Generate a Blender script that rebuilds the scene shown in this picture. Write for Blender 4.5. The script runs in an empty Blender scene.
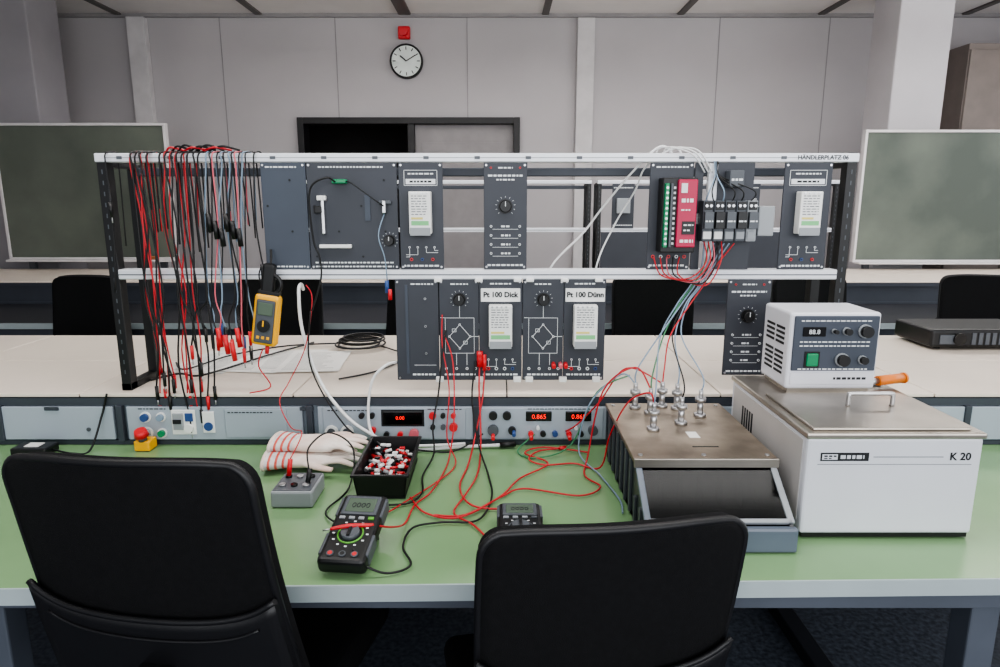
import bpy, bmesh, math, random
from mathutils import Vector, Matrix, Euler
random.seed(7)
S=bpy.context.scene
COL=S.collection

# ---------------------------------------------------------------- materials
def lin(c):
    return tuple(((x/255)/12.92 if x/255<=0.04045 else ((x/255+0.055)/1.055)**2.4) for x in c)
def mat(name,c,rough=0.5,metal=0.0,var=0.06,scale=8.0,bump=0.0,bscale=200.0,emit=None,alpha=None,spec=None,c2=None,detail=4,coat=0):
    m=bpy.data.materials.new(name); m.use_nodes=True
    nt=m.node_tree; p=nt.nodes['Principled BSDF']
    base=lin(c)
    tc=nt.nodes.new('ShaderNodeTexCoord')
    n=nt.nodes.new('ShaderNodeTexNoise'); n.inputs['Scale'].default_value=scale; n.inputs['Detail'].default_value=detail
    nt.links.new(tc.outputs['Object'],n.inputs['Vector'])
    r=nt.nodes.new('ShaderNodeValToRGB')
    a=tuple(max(0,x*(1-var)) for x in base); b=tuple(min(1,x*(1+var)) for x in base) if c2 is None else lin(c2)
    if c2 is not None: a=base
    r.color_ramp.elements[0].position=0.35; r.color_ramp.elements[1].position=0.65
    r.color_ramp.elements[0].color=(*a,1); r.color_ramp.elements[1].color=(*b,1)
    nt.links.new(n.outputs['Fac'],r.inputs['Fac']); nt.links.new(r.outputs['Color'],p.inputs['Base Color'])
    p.inputs['Roughness'].default_value=rough; p.inputs['Metallic'].default_value=metal
    if spec is not None: p.inputs['Specular IOR Level'].default_value=spec
    if bump:
        n2=nt.nodes.new('ShaderNodeTexNoise'); n2.inputs['Scale'].default_value=bscale
        nt.links.new(tc.outputs['Object'],n2.inputs['Vector'])
        bp=nt.nodes.new('ShaderNodeBump'); bp.inputs['Strength'].default_value=bump; bp.inputs['Distance'].default_value=0.002
        nt.links.new(n2.outputs['Fac'],bp.inputs['Height']); nt.links.new(bp.outputs['Normal'],p.inputs['Normal'])
    if emit:
        p.inputs['Emission Color'].default_value=(*lin(emit[0]),1); p.inputs['Emission Strength'].default_value=emit[1]
    if alpha is not None: p.inputs['Alpha'].default_value=alpha
    return m
M={}
M['wall']=mat('wall_paint',(181,177,179),0.8,var=0.04,scale=1.2,bump=0.1)
M['seam']=mat('seam_dark',(146,143,144),0.8)
M['trimw']=mat('trim_light',(200,197,198),0.6)
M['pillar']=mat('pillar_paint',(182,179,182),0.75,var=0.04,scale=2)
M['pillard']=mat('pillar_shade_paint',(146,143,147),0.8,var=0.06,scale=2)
M['ceil']=mat('ceiling_panel',(234,230,228),0.7,var=0.03,scale=3)
M['ceilseam']=mat('ceiling_metal',(95,90,88),0.5)
M['floor']=mat('floor_vinyl',(50,54,62),0.35,c2=(82,88,98),scale=60,detail=8)
M['green']=mat('bench_green_laminate',(122,156,112),0.25,var=0.05,scale=3,spec=0.5)
M['edge']=mat('bench_edge_band',(168,180,182),0.45,var=0.03)
M['steel']=mat('bench_steel_paint',(84,90,100),0.45,var=0.06)
M['steeldk']=mat('dark_steel',(32,34,40),0.5)
M['cream']=mat('cream_laminate',(226,214,201),0.30,var=0.03,scale=3)
M['cons']=mat('console_paint',(146,156,168),0.5,var=0.03,scale=5)
M['cons2']=mat('console_panel',(162,171,181),0.45,var=0.03,scale=5)
M['consdk']=mat('console_trim',(58,63,72),0.5)
M['panel']=mat('module_plate',(55,58,66),0.5,var=0.05,scale=10,bump=0.05,bscale=800)
M['panel2']=mat('module_plate_blue',(64,71,83),0.5,var=0.05,scale=10)
M['alu']=mat('rail_white_alu',(222,224,230),0.35,metal=0.15,var=0.03)
M['silver']=mat('brushed_metal',(190,190,192),0.28,metal=0.9,var=0.08,scale=30)
M['lid']=mat('stainless_lid',(172,165,156),0.33,metal=0.85,var=0.14,scale=7,detail=8)
M['lid2']=mat('worn_steel_plate',(150,138,124),0.38,metal=0.8,var=0.25,scale=12,detail=10)
M['black']=mat('black_plastic',(16,16,18),0.42,var=0.1)
M['blackg']=mat('black_gloss',(8,8,10),0.15)
M['rubber']=mat('cable_black',(12,12,14),0.5)
M['red']=mat('cable_red',(192,34,44),0.4)
M['redd']=mat('plug_red',(205,38,46),0.35)
M['blue']=mat('cable_blue',(45,75,130),0.45)
M['bluel']=mat('cable_greyblue',(130,150,170),0.5)
M['greenc']=mat('cable_green',(60,125,85),0.5)
M['pink']=mat('cable_pink',(205,100,112),0.5)
M['white']=mat('white_plastic',(232,232,230),0.4,var=0.02)
M['whitec']=mat('cable_white',(225,225,225),0.45)
M['ink']=mat('print_white',(225,228,230),0.6,var=0.01)
M['inkd']=mat('print_dark',(22,24,28),0.6)
M['label']=mat('label_green',(120,190,130),0.5)
M['labely']=mat('label_yellow',(215,200,120),0.5)
M['grey']=mat('grey_plastic',(150,154,158),0.45,var=0.04)
M['greyd']=mat('grey_dark_plastic',(80,84,90),0.45,var=0.06)
M['tankb']=mat('tank_base_plastic',(96,105,118),0.35,var=0.05)
M['tankd']=mat('tank_side_plastic',(48,52,58),0.3,var=0.05)
M['bath']=mat('bath_white_enamel',(214,215,222),0.35,var=0.02)
M['bathside']=mat('bath_side_shade',(188,184,182),0.4,var=0.04)  # greyer than the front enamel: shade of the left side put into colour
M['magenta']=mat('plc_red',(178,24,72),0.4)
M['yellow']=mat('meter_yellow',(240,175,25),0.45)
M['orange']=mat('orange_tube',(220,120,40),0.4)
M['led']=mat('led_red',(255,30,20),0.5,emit=((255,30,20),1.6))
M['lcd']=mat('lcd_screen',(88,102,88),0.25)
M['btn']=mat('button_green',(20,130,85),0.35)
M['mgreen']=mat('meter_green',(95,165,60),0.45)
M['fabric']=mat('chair_mesh_fabric',(17,17,19),0.85,var=0.15,scale=90,bump=0.6,bscale=700,spec=0.25)
M['shell']=mat('chair_shell_plastic',(20,20,23),0.45,var=0.05,bump=0.1,bscale=900)
M['board']=mat('chalkboard_left',(76,82,75),0.75,c2=(98,104,95),scale=1.6,detail=9)
M['board2']=mat('chalkboard_right',(78,85,79),0.8,c2=(102,109,100),scale=1.6,detail=9)
M['door']=mat('door_leaf',(144,140,141),0.6)
M['doorf']=mat('door_frame_dark',(28,27,29),0.5)
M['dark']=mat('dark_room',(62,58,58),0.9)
M['cab']=mat('cabinet_brown',(128,118,112),0.6)
M['glove']=mat('glove_leather',(232,224,216),0.85,c2=(220,192,180),scale=14,bump=0.4,bscale=90)
M['cuff']=mat('glove_cuff',(190,188,190),0.85,c2=(220,215,212),scale=40)
M['cuffr']=mat('glove_stripe',(200,70,65),0.85,c2=(210,110,95),scale=40)
M['paper']=mat('paper',(228,226,222),0.7,var=0.02)
M['glass']=mat('tank_glass',(6,7,9),0.12,alpha=0.82,spec=0.25)
M['clockf']=mat('clock_face',(225,232,228),0.4)
M['fillglow']=mat('added_lamp_glow',(250,250,245),0.4,emit=((255,250,240),3))  # glowing underside of the added pendants
M['wood']=mat('wood_brown',(150,95,60),0.5)

# ---------------------------------------------------------------- builder
class B:
    def __init__(s,name):
        s.name=name; s.bm=bmesh.new(); s.mats=[]; s.M=Matrix()
    def mi(s,m):
        m=M[m]
        if m not in s.mats: s.mats.append(m)
        return s.mats.index(m)
    def add(s,t,m,M2=None):
        i=s.mi(m)
        for f in t.faces: f.material_index=i
        X=s.M if M2 is None else s.M@M2
        bmesh.ops.transform(t,matrix=X,verts=t.verts)
        me=bpy.data.meshes.new('tmp'); t.to_mesh(me); t.free()
        s.bm.from_mesh(me); bpy.data.meshes.remove(me)
    def box(s,x0,x1,y0,y1,z0,z1,m,bev=0,seg=2,M2=None):
        t=bmesh.new(); bmesh.ops.create_cube(t,size=1)
        for v in t.verts:
            v.co=Vector(((x0+x1)/2+v.co.x*(x1-x0),(y0+y1)/2+v.co.y*(y1-y0),(z0+z1)/2+v.co.z*(z1-z0)))
        if bev>0:
            bmesh.ops.bevel(t,geom=t.edges[:],offset=bev,segments=seg,profile=0.5,affect='EDGES')
        s.add(t,m,M2)
    def cyl(s,p0,p1,r,m,r2=None,seg=16):
        p0=Vector(p0);p1=Vector(p1);d=p1-p0
        t=bmesh.new(); bmesh.ops.create_cone(t,cap_ends=True,segments=seg,radius1=r,radius2=r if r2 is None else r2,depth=d.length)
        for f in t.faces: f.smooth=(len(f.verts)==4)
        q=Vector((0,0,1)).rotation_difference(d.normalized()).to_matrix().to_4x4()
        s.add(t,m,Matrix.Translation((p0+p1)/2)@q)
    def ring(s,c,r,rt,m,axis='Y',seg=32,rs=8):
        pts=[]
        for i in range(seg):
            a=2*math.pi*i/seg
            if axis=='Y': pts.append((c[0]+r*math.cos(a),c[1],c[2]+r*math.sin(a)))
            elif axis=='Z': pts.append((c[0]+r*math.cos(a),c[1]+r*math.sin(a),c[2]))
            else: pts.append((c[0],c[1]+r*math.cos(a),c[2]+r*math.sin(a)))
        s.sweep([Vector(p) for p in pts],rt,m,rs,True)
    def sweep(s,pts,r,m,seg=8,closed=False):
        t=bmesh.new(); n=len(pts)
        rr=r if isinstance(r,(list,tuple)) else [r]*n
        tang=[]
        for i in range(n):
            a=pts[(i-1)%n] if (closed or i>0) else pts[i]
            b=pts[(i+1)%n] if (closed or i<n-1) else pts[i]
            d=b-a
            tang.append(d.normalized() if d.length>1e-9 else Vector((0,0,1)))
        up=Vector((0,0,1)) if abs(tang[0].z)<0.9 else Vector((1,0,0))
        nrm=(up-tang[0]*up.dot(tang[0])).normalized()
        rings=[]
        for i in range(n):
            if i>0:
                q=tang[i-1].rotation_difference(tang[i]); nrm=q@nrm
                nrm=(nrm-tang[i]*nrm.dot(tang[i])).normalized()
            bn=tang[i].cross(nrm)
            rings.append([t.verts.new(pts[i]+(nrm*math.cos(2*math.pi*k/seg)+bn*math.sin(2*math.pi*k/seg))*rr[i]) for k in range(seg)])
        for i in range(n if closed else n-1):
            A=rings[i];Bq=rings[(i+1)%n]
            for k in range(seg):
                f=t.faces.new((A[k],A[(k+1)%seg],Bq[(k+1)%seg],Bq[k])); f.smooth=True
        if not closed:
            t.faces.new(rings[0][::-1]); t.faces.new(rings[-1])
        bmesh.ops.recalc_face_normals(t,faces=t.faces)
        s.add(t,m)
    def tube(s,pts,r,m,seg=6,sub=7):
        P=[Vector(p) for p in pts]; out=[]; rl=isinstance(r,(list,tuple)); R=[]
        n=len(P)
        for i in range(n-1):
            p0=P[max(i-1,0)];p1=P[i];p2=P[i+1];p3=P[min(i+2,n-1)]
            for k in range(sub):
                u=k/sub
                out.append(0.5*((2*p1)+(-p0+p2)*u+(2*p0-5*p1+4*p2-p3)*u*u+(-p0+3*p1-3*p2+p3)*u**3))
                if rl: R.append(r[i]*(1-u)+r[i+1]*u)
        out.append(P[-1]); 
        if rl: R.append(r[-1])
        s.sweep(out,R if rl else r,m,seg)
    def prism(s,poly,axis,a0,a1,m):
        t=bmesh.new()
        def mk(p,a):
            if axis=='X': return (a,p[0],p[1])
            if axis=='Y': return (p[0],a,p[1])
            return (p[0],p[1],a)
        v0=[t.verts.new(mk(p,a0)) for p in poly]; v1=[t.verts.new(mk(p,a1)) for p in poly]
        t.faces.new(v0); t.faces.new(v1[::-1]); n=len(poly)
        for i in range(n): t.faces.new((v0[i],v1[i],v1[(i+1)%n],v0[(i+1)%n]))
        bmesh.ops.recalc_face_normals(t,faces=t.faces)
        s.add(t,m)
    def surf(s,f,nu,nv,th,m):
        t=bmesh.new()
        A=[[t.verts.new(f(i/nu,j/nv)) for j in range(nv+1)] for i in range(nu+1)]
        C=[[t.verts.new(f(i/nu,j/nv)+Vector((0,th,0))) for j in range(nv+1)] for i in range(nu+1)]
        for i in range(nu):
            for j in range(nv):
                t.faces.new((A[i][j],A[i+1][j],A[i+1][j+1],A[i][j+1])).smooth=True
                t.faces.new((C[i][j],C[i][j+1],C[i+1][j+1],C[i+1][j])).smooth=True
        for i in range(nu):
            t.faces.new((A[i][0],C[i][0],C[i+1][0],A[i+1][0])); t.faces.new((A[i][nv],A[i+1][nv],C[i+1][nv],C[i][nv]))
        for j in range(nv):
            t.faces.new((A[0][j],A[0][j+1],C[0][j+1],C[0][j])); t.faces.new((A[nu][j],C[nu][j],C[nu][j+1],A[nu][j+1]))
        bmesh.ops.recalc_face_normals(t,faces=t.faces)
        s.add(t,m)
    def text(s,txt,loc,size,m,rx=90,rz=0,align='CENTER',bold=0.0):
        cu=bpy.data.curves.new('t','FONT'); cu.body=txt; cu.size=size; cu.align_x=align; cu.align_y='CENTER'; cu.extrude=0.0003; cu.resolution_u=3; cu.offset=bold
        o=bpy.data.objects.new('t',cu); COL.objects.link(o)
        dg=bpy.context.evaluated_depsgraph_get(); me=bpy.data.meshes.new_from_object(o.evaluated_get(dg))
        t=bmesh.new(); t.from_mesh(me); bpy.data.meshes.remove(me)
        bpy.data.objects.remove(o); bpy.data.curves.remove(cu)
        s.add(t,m,Matrix.Translation(loc)@Euler((math.radians(rx),0,math.radians(rz))).to_matrix().to_4x4())
    def words(s,x0,x1,z,y,h,m='ink'):
        x=x0
        while x<x1-0.002:
            w=min(random.uniform(0.005,0.013),x1-x); s.box(x,x+w,y-0.0006,y,z-h/2,z+h/2,m); x+=w+0.003
    def done(s,loc=None,rz=0,parent=None):
        me=bpy.data.meshes.new(s.name); s.bm.to_mesh(me); s.bm.free()
        for m in s.mats: me.materials.append(m)
        o=bpy.data.objects.new(s.name,me); COL.objects.link(o)
        if loc: o.location=loc
        o.rotation_euler.z=rz
        if parent: o.parent=parent
        return o

# ---------------------------------------------------------------- room
b=B('floor'); b.box(-4.6,5.2,-3,8.2,-0.05,0,'floor'); b.done()
b=B('ceiling'); b.box(-4.6,5.2,-1.5,6.65,3.1,3.2,'ceil'); b.done()
b=B('trim_ceiling')
for x in (-3.45,-2.18,-0.86,0.41,1.63,2.9,4.2):
    w_=0.055 if x==-0.86 else 0.03
    b.box(x-w_,x+w_,-1.5,6.5,3.085,3.1,'ceilseam')
b.box(-4.6,5.2,6.47,6.5,3.07,3.1,'seam'); b.done()
b=B('wall_back'); b.box(-4.6,-1.885,6.5,6.65,0,3.1,'wall')
for x in (-2.55,): b.box(x-0.004,x+0.004,6.496,6.5,0,3.07,'seam')
b.done()
b=B('wall_back'); b.box(0.187,5.2,6.5,6.65,0,3.1,'wall')
for x in (2.0,3.0): b.box(x-0.004,x+0.004,6.496,6.5,0,3.07,'seam')
b.done()
b=B('wall_back'); b.box(-1.885,0.187,6.5,6.65,2.2,3.1,'wall')
for x in (-1.5,-0.3): b.box(x-0.004,x+0.004,6.496,6.5,2.2,3.07,'seam')
b.done()
b=B('trim_1'); b.box(-3.36,-3.2,6.42,6.495,0,3.06,'trimw',0.003); b.done()
b=B('trim_2'); b.box(0.70,0.86,6.45,6.495,0,3.06,'trimw',0.003); b.box(0.70,0.705,6.445,6.45,0,3.06,'seam'); b.done()
b=B('wall_left'); b.box(-4.7,-4.6,-1.5,6.65,0,3.1,'wall'); b.done()
b=B('wall_right'); b.box(5.2,5.3,-1.5,6.65,0,3.1,'wall'); b.done()
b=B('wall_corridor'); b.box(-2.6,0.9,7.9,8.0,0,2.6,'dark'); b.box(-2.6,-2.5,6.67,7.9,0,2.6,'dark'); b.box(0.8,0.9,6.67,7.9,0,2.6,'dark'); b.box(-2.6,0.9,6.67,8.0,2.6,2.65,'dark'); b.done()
b=B('door_1')
for (x0,x1) in ((-1.883,-1.825),(0.127,0.185)): b.box(x0,x1,6.44,6.64,0,2.198,'doorf',0.004)
b.box(-1.825,0.127,6.44,6.64,2.14,2.198,'doorf',0.004); b.box(-0.86,-0.80,6.46,6.62,0,2.14,'doorf')
b.box(-0.80,0.127,6.53,6.58,0.01,2.14,'door',0.003); b.box(-0.74,0.07,6.522,6.53,0.2,1.98,'door',0.002)
b.cyl((-0.72,6.47,1.05),(-0.72,6.53,1.05),0.012,'silver'); b.cyl((-0.72,6.47,1.05),(-0.6,6.47,1.05),0.01,'silver'); b.done()
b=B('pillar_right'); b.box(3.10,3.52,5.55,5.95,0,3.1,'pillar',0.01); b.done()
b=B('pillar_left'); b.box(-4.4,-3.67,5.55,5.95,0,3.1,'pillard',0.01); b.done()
# clock
b=B('wall_clock'); c=(-0.855,0,2.69)
b.cyl((c[0],6.499,c[2]),(c[0],6.455,c[2]),0.15,'black',seg=48); b.cyl((c[0],6.456,c[2]),(c[0],6.452,c[2]),0.134,'clockf',seg=48)
b.ring((c[0],6.453,c[2]),0.142,0.009,'black',seg=48)
for i in range(12):
    a=math.pi*2*i/12; L=0.028
    b.tube([(c[0]+math.sin(a)*(0.125-L),6.450,c[2]+math.cos(a)*(0.125-L)),(c[0]+math.sin(a)*0.125,6.450,c[2]+math.cos(a)*0.125)],0.004,'inkd',sub=1)
b.tube([(c[0],6.448,c[2]),(c[0]-0.055,6.448,c[2]+0.045)],0.006,'inkd',sub=1)
b.tube([(c[0],6.446,c[2]),(c[0]+0.085,6.446,c[2]+0.05)],0.004,'inkd',sub=1); b.done()
b=B('fire_alarm_sounder'); b.box(-0.925,-0.815,6.45,6.499,2.88,2.99,'redd',0.012); b.cyl((-0.87,6.45,2.935),(-0.87,6.42,2.935),0.035,'redd',seg=24); b.done()
b=B('storage_cabinet'); b.box(3.98,5.0,6.02,6.48,0.0,2.75,'cab',0.005); b.box(3.99,4.48,6.005,6.02,0.05,2.7,'cab',0.004); b.box(4.5,4.99,6.005,6.02,0.05,2.7,'cab',0.004)
b.cyl((4.45,5.99,1.2),(4.45,5.99,1.4),0.008,'silver'); b.done()
def chalkboard(x0,x1,z0,z1,y,m):
    b=B('chalkboard')
    b.box(x0,x1,y,y+0.03,z0,z1,m)
    f=0.02
    for q in ((x0-f,x1+f,z1,z1+f),(x0-f,x1+f,z0-f,z0),(x0-f,x0,z0,z1),(x1,x1+f,z0,z1)): b.box(q[0],q[1],y-0.01,y+0.04,q[2],q[3],'trimw',0.003)
    b.box(x0,x1,y-0.08,y,z0-0.03,z0-0.015,'trimw',0.002)
    b.box(x1-0.25,x1-0.12,y-0.06,y-0.02,z0-0.015,z0+0.012,'wood',0.003)
    for x in (x0+0.12,x1-0.12):
        b.box(x-0.025,x+0.025,y+0.04,y+0.07,0.05,z1-0.1,'greyd'); b.box(x-0.025,x+0.025,y-0.1,y+0.15,0.03,0.07,'greyd')
        b.cyl((x-0.02,y-0.08,0.03),(x+0.02,y-0.08,0.03),0.03,'black'); b.cyl((x-0.02,y+0.13,0.03),(x+0.02,y+0.13,0.03),0.03,'black')
    return b.done()
chalkboard(-3.90,-2.60,1.0,2.01,5.35,'board'); chalkboard(2.84,4.3,0.98,1.96,5.35,'board2')

# ---------------------------------------------------------------- benches
def bench(y0,xa,xb,name='laboratory_bench',dbl=True):
    b=B(name); yc=y0+0.73; ye=yc+0.84; y1=ye+0.73 if dbl else ye
    sk=0.018 if dbl else 0.0   # near edge skewed to imitate a slight camera yaw; the camera is not turned
    top='green' if dbl else 'steeldk'; cn='cons' if dbl else 'consdk'
    fa=y0+xa*sk+0.004; fb=y0+xb*sk+0.004
    b.prism([(xa,fa+0.004),(xb,fb+0.004),(xb,y1),(xa,y1)],'Z',0.722,0.748,'edge')
    b.prism([(xa,fa+0.004),(xb,fb+0.004),(xb,y1),(xa,y1)],'Z',0.748,0.75,top)
    b.prism([(xa,fa),(xb,fb),(xb,fb+0.004),(xa,fa+0.004)],'Z',0.716,0.7498,'edge')
    b.box(xa+0.02,xb-0.02,y0+0.07,y0+0.10,0.655,0.722,'steel',0.002)
    b.box(xa+0.02,xb-0.02,yc,yc+0.03,0.655,0.722,'steel')
    xs=[xa+0.06,-1.05,1.0,xb-0.06] if dbl else [xa+0.06,(xa+xb)/2,xb-0.06]
    for x in xs:
        b.box(x-0.03,x+0.03,y0+0.10,y0+0.16,0.02,0.722,'steel',0.004)
        b.box(x-0.03,x+0.03,y1-0.14,y1-0.08,0.02,0.722,'steel',0.004)
        b.box(x-0.03,x+0.03,y0+0.05,y1-0.05,0.0,0.05,'steeldk',0.004)
        b.box(x-0.025,x+0.025,y0+0.1,y1-0.1,0.66,0.72,'steel')
    b.box(xa,xb,yc+0.01,ye,0.75,0.894,cn)
    b.box(xa,xb,yc-0.004,yc+0.012,0.872,0.893,'consdk'); b.box(xa,xb,yc-0.002,yc+0.012,0.751,0.764,'consdk')
    b.box(xa,xb,yc,ye,0.893,0.896,'inkd')
    x=xa
    while x<xb-0.1:
        w=min(0.62,xb-x)
        b.box(x+0.002,x+w-0.002,yc-0.002,yc+0.40,0.896,0.906,'cream',0.0015,1)
        b.box(x+0.002,x+w-0.002,yc+0.404,ye,0.896,0.906,'cream',0.0015,1)
        x+=w
    return b,yc
b,yc=bench(1.13,-2.46,2.46)
Y=1.852
def face(x0,x1,m='cons2'): b.box(x0,x1,Y,Y+0.012,0.768,0.868,m,0.002)
face(-1.9,-1.46); face(-1.45,-1.125); face(-1.085,-0.575); face(-0.53,-0.078); face(-0.062,0.31); face(0.325,0.9); face(0.92,1.35); face(1.365,1.9)
for x in (-1.105,-0.553,-0.07,0.318,0.91,1.358,-1.455):
    b.box(x-0.009,x+0.009,Y-0.006,Y+0.012,0.764,0.872,'consdk',0.002)
for x in (-1.3,-0.56,1.15):
    b.box(x-0.02,x+0.02,Y-0.004,Y,0.858,0.868,'consdk')
for x in (-1.78,-1.2,1.5): b.cyl((x,Y,0.80),(x,Y-0.003,0.80),0.006,'greyd',seg=14)
yf=Y
for (x,z,r,m) in ((-1.03,0.838,0.016,'blue'),(-0.985,0.838,0.014,'bluel'),(-1.03,0.79,0.018,'grey'),(-0.985,0.79,0.014,'btn')):
    b.cyl((x,yf,z),(x,yf-0.004,z),r,'white',seg=24); b.cyl((x,yf-0.004,z),(x,yf-0.014,z),r*0.7,m,seg=20)
b.box(-0.955,-0.885,yf-0.003,yf,0.785,0.86,'white',0.002); b.box(-0.95,-0.92,yf-0.008,yf,0.8,0.85,'grey',0.002); b.box(-0.915,-0.892,yf-0.006,yf,0.825,0.85,'blue',0.002)
b.box(-0.948,-0.925,yf-0.012,yf-0.006,0.82,0.832,'inkd')
b.cyl((-0.905,yf,0.805),(-0.905,yf-0.01,0.805),0.013,'white',seg=20)
b.box(-0.865,-0.83,yf-0.004,yf,0.79,0.855,'white',0.002); b.cyl((-0.848,yf-0.004,0.81),(-0.848,yf-0.007,0.81),0.013,'blue',seg=20)
b.box(-0.80,-0.62,yf-0.003,yf,0.775,0.862,'cons2',0.002)
b.words(-0.79,-0.66,0.852,yf-0.003,0.003,'inkd'); b.words(-1.05,-0.97,0.862,yf,0.003,'inkd')
b.box(-0.515,-0.10,yf-0.003,yf,0.772,0.866,'cons2',0.002)
for x in (-0.49,-0.445):
    b.cyl((x,yf-0.003,0.795),(x,yf-0.012,0.795),0.019,'white',seg=24); b.cyl((x,yf-0.012,0.795),(x,yf-0.013,0.795),0.012,'greyd',seg=20)
b.box(-0.34,-0.225,yf-0.006,yf,0.815,0.856,'blackg',0.002); b.text('0.00',(-0.29,yf-0.0065,0.836),0.015,'led')
b.box(-0.345,-0.22,yf-0.0035,yf,0.810,0.861,'inkd')
for (x,z,r) in ((-0.195,0.845,0.010),(-0.165,0.845,0.007),(-0.135,0.845,0.007),(-0.195,0.81,0.007),(-0.165,0.81,0.007),(-0.135,0.81,0.012),(-0.40,0.845,0.008),(-0.37,0.845,0.008),(-0.37,0.8,0.01),(-0.33,0.788,0.008),(-0.29,0.788,0.008)):
    b.cyl((x,yf-0.003,z),(x,yf-0.018,z),r,random.choice(['black','redd','black','greyd']),seg=16)
b.cyl((-0.25,yf-0.003,0.79),(-0.25,yf-0.022,0.79),0.014,'pink',seg=20)
b.words(-0.50,-0.38,0.858,yf-0.003,0.003,'inkd'); b.words(-0.21,-0.11,0.862,yf-0.003,0.0025,'inkd')
b.box(-0.055,0.30,yf-0.003,yf,0.772,0.866,'cons2',0.002)
for x0 in (0.075,0.19):
    b.box(x0,x0+0.075,yf-0.006,yf,0.826,0.856,'blackg',0.002); b.text('0.865',(x0+0.038,yf-0.0065,0.84),0.019,'led')
for (x,z,r,m) in ((-0.02,0.845,0.012,'black'),(0.02,0.845,0.012,'black'),(-0.02,0.8,0.016,'greyd'),(0.035,0.8,0.011,'black'),(0.09,0.79,0.008,'redd'),(0.125,0.79,0.008,'black'),(0.16,0.79,0.008,'blue'),(0.2,0.79,0.008,'redd'),(0.235,0.79,0.008,'black'),(0.27,0.80,0.014,'greyd'),(0.11,0.808,0.005,'ink'),(0.22,0.808,0.005,'ink')):
    b.cyl((x,yf-0.003,z),(x,yf-0.018,z),r,m,seg=16)
b.words(0.08,0.28,0.863,yf-0.003,0.0025,'inkd')
b.done()
b=B('emergency_stop_button'); b.box(-1.045,-1.0,1.80,1.845,0.7515,0.782,'yellow',0.004); b.cyl((-1.022,1.81,0.782),(-1.022,1.805,0.80),0.012,'greyd'); b.cyl((-1.022,1.806,0.797),(-1.022,1.80,0.815),0.020,'redd',r2=0.016,seg=24); b.done()
b,yc=bench(3.80,-4.4,4.5,'laboratory_bench',False); b.done()

# ---------------------------------------------------------------- equipment rack
ZT=1.57; ZL=1.249
def rack_frame(b,xl,xr,y,zb,front=True):
    for x in (xl+0.015,xr-0.015):
        b.box(x-0.014,x+0.014,y,y+0.035,zb,1.584,'black',0.002)
        b.box(x-0.014,x+0.014,y+0.15,y+0.185,zb,1.56,'black',0.002)
        b.box(x-0.014,x+0.014,y,y+0.185,zb,zb+0.02,'black')
        b.box(x-0.012,x+0.012,y+0.03,y+0.155,1.545,1.565,'black')
        for k in range(20): b.box(x-0.0015,x+0.0015,y-0.0008,y,zb+0.05+k*0.03,zb+0.062+k*0.03,'greyd')
    b.box(xl+0.0,xr,y-0.006,y+0.04,ZT-0.012,ZT+0.012,'alu',0.003)
    b.box(xl+0.03,xr-0.03,y-0.006,y+0.04,ZL-0.014,ZL+0.014,'alu',0.003)
    b.box(xl+0.03,xr-0.03,y-0.0065,y-0.005,ZL-0.002,ZL+0.001,'greyd'); b.box(xl+0.03,xr-0.03,y-0.0065,y-0.005,ZT-0.001,ZT+0.001,'grey')
    b.box(xl+0.03,xr-0.03,y+0.15,y+0.18,1.525,1.55,'consdk',0.003)
rk=B('equipment_rack'); rack_frame(rk,-1.112,0.985,1.89,0.9065)
rk.text('HÄNDLERPLATZ 06',(0.885,1.8835,ZT),0.016,'inkd',bold=0.0003)
for k in range(14): rk.box(-1.05+k*0.14,-1.035+k*0.14,1.8825,1.8838,ZT-0.004,ZT+0.004,'greyd')
rk.done()

y=1.884
def plate(b,x0,x1,z0,z1,m='panel'):
    b.box(x0,x1,y,y+0.005,z0,z1,m,0.001,1)
    for x in (x0+0.007,x1-0.007):
        for z in (z0+0.007,z1-0.007): b.cyl((x,y,z),(x,y-0.0025,z),0.003,'silver',seg=10)
def fr(b,x0,x1,z0,z1,t=0.0013,m='ink'):
    b.box(x0,x1,y-0.0006,y,z0,z0+t,m); b.box(x0,x1,y-0.0006,y,z1-t,z1,m); b.box(x0,x0+t,y-0.0006,y,z0,z1,m); b.box(x1-t,x1,y-0.0006,y,z0,z1,m)
def ln(b,xa,za,xb,zb,t=0.0014,m='ink'):
    d=Vector((xb-xa,0,zb-za)); L=d.length; a=math.atan2(zb-za,xb-xa)
    MM=Matrix.Translation((xa,y-0.0003,za))@Matrix.Rotation(-a,4,'Y')
    b.box(0,L,-0.0003,0.0003,-t/2,t/2,m,M2=MM)
def sock(b,x,z,m='redd',r=0.0045):
    b.cyl((x,y,z),(x,y-0.003,z),r,m,seg=12); b.cyl((x,y-0.003,z),(x,y-0.0035,z),r*0.5,'inkd',seg=10)
def knob(b,x,z,r=0.014,ticks=True):
    b.cyl((x,y,z),(x,y-0.006,z),r*1.15,'black',seg=24); b.cyl((x,y-0.006,z),(x,y-0.02,z),r,'black',r2=r*0.85,seg=24)
    b.box(x-0.001,x+0.001,y-0.0205,y-0.0195,z,z+r*0.8,'ink')
    if ticks:
        for i in range(11):
            a=math.radians(-135+27*i); ln(b,x+math.sin(a)*r*1.4,z+math.cos(a)*r*1.4,x+math.sin(a)*r*1.65,z+math.cos(a)*r*1.65,0.001)
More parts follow.
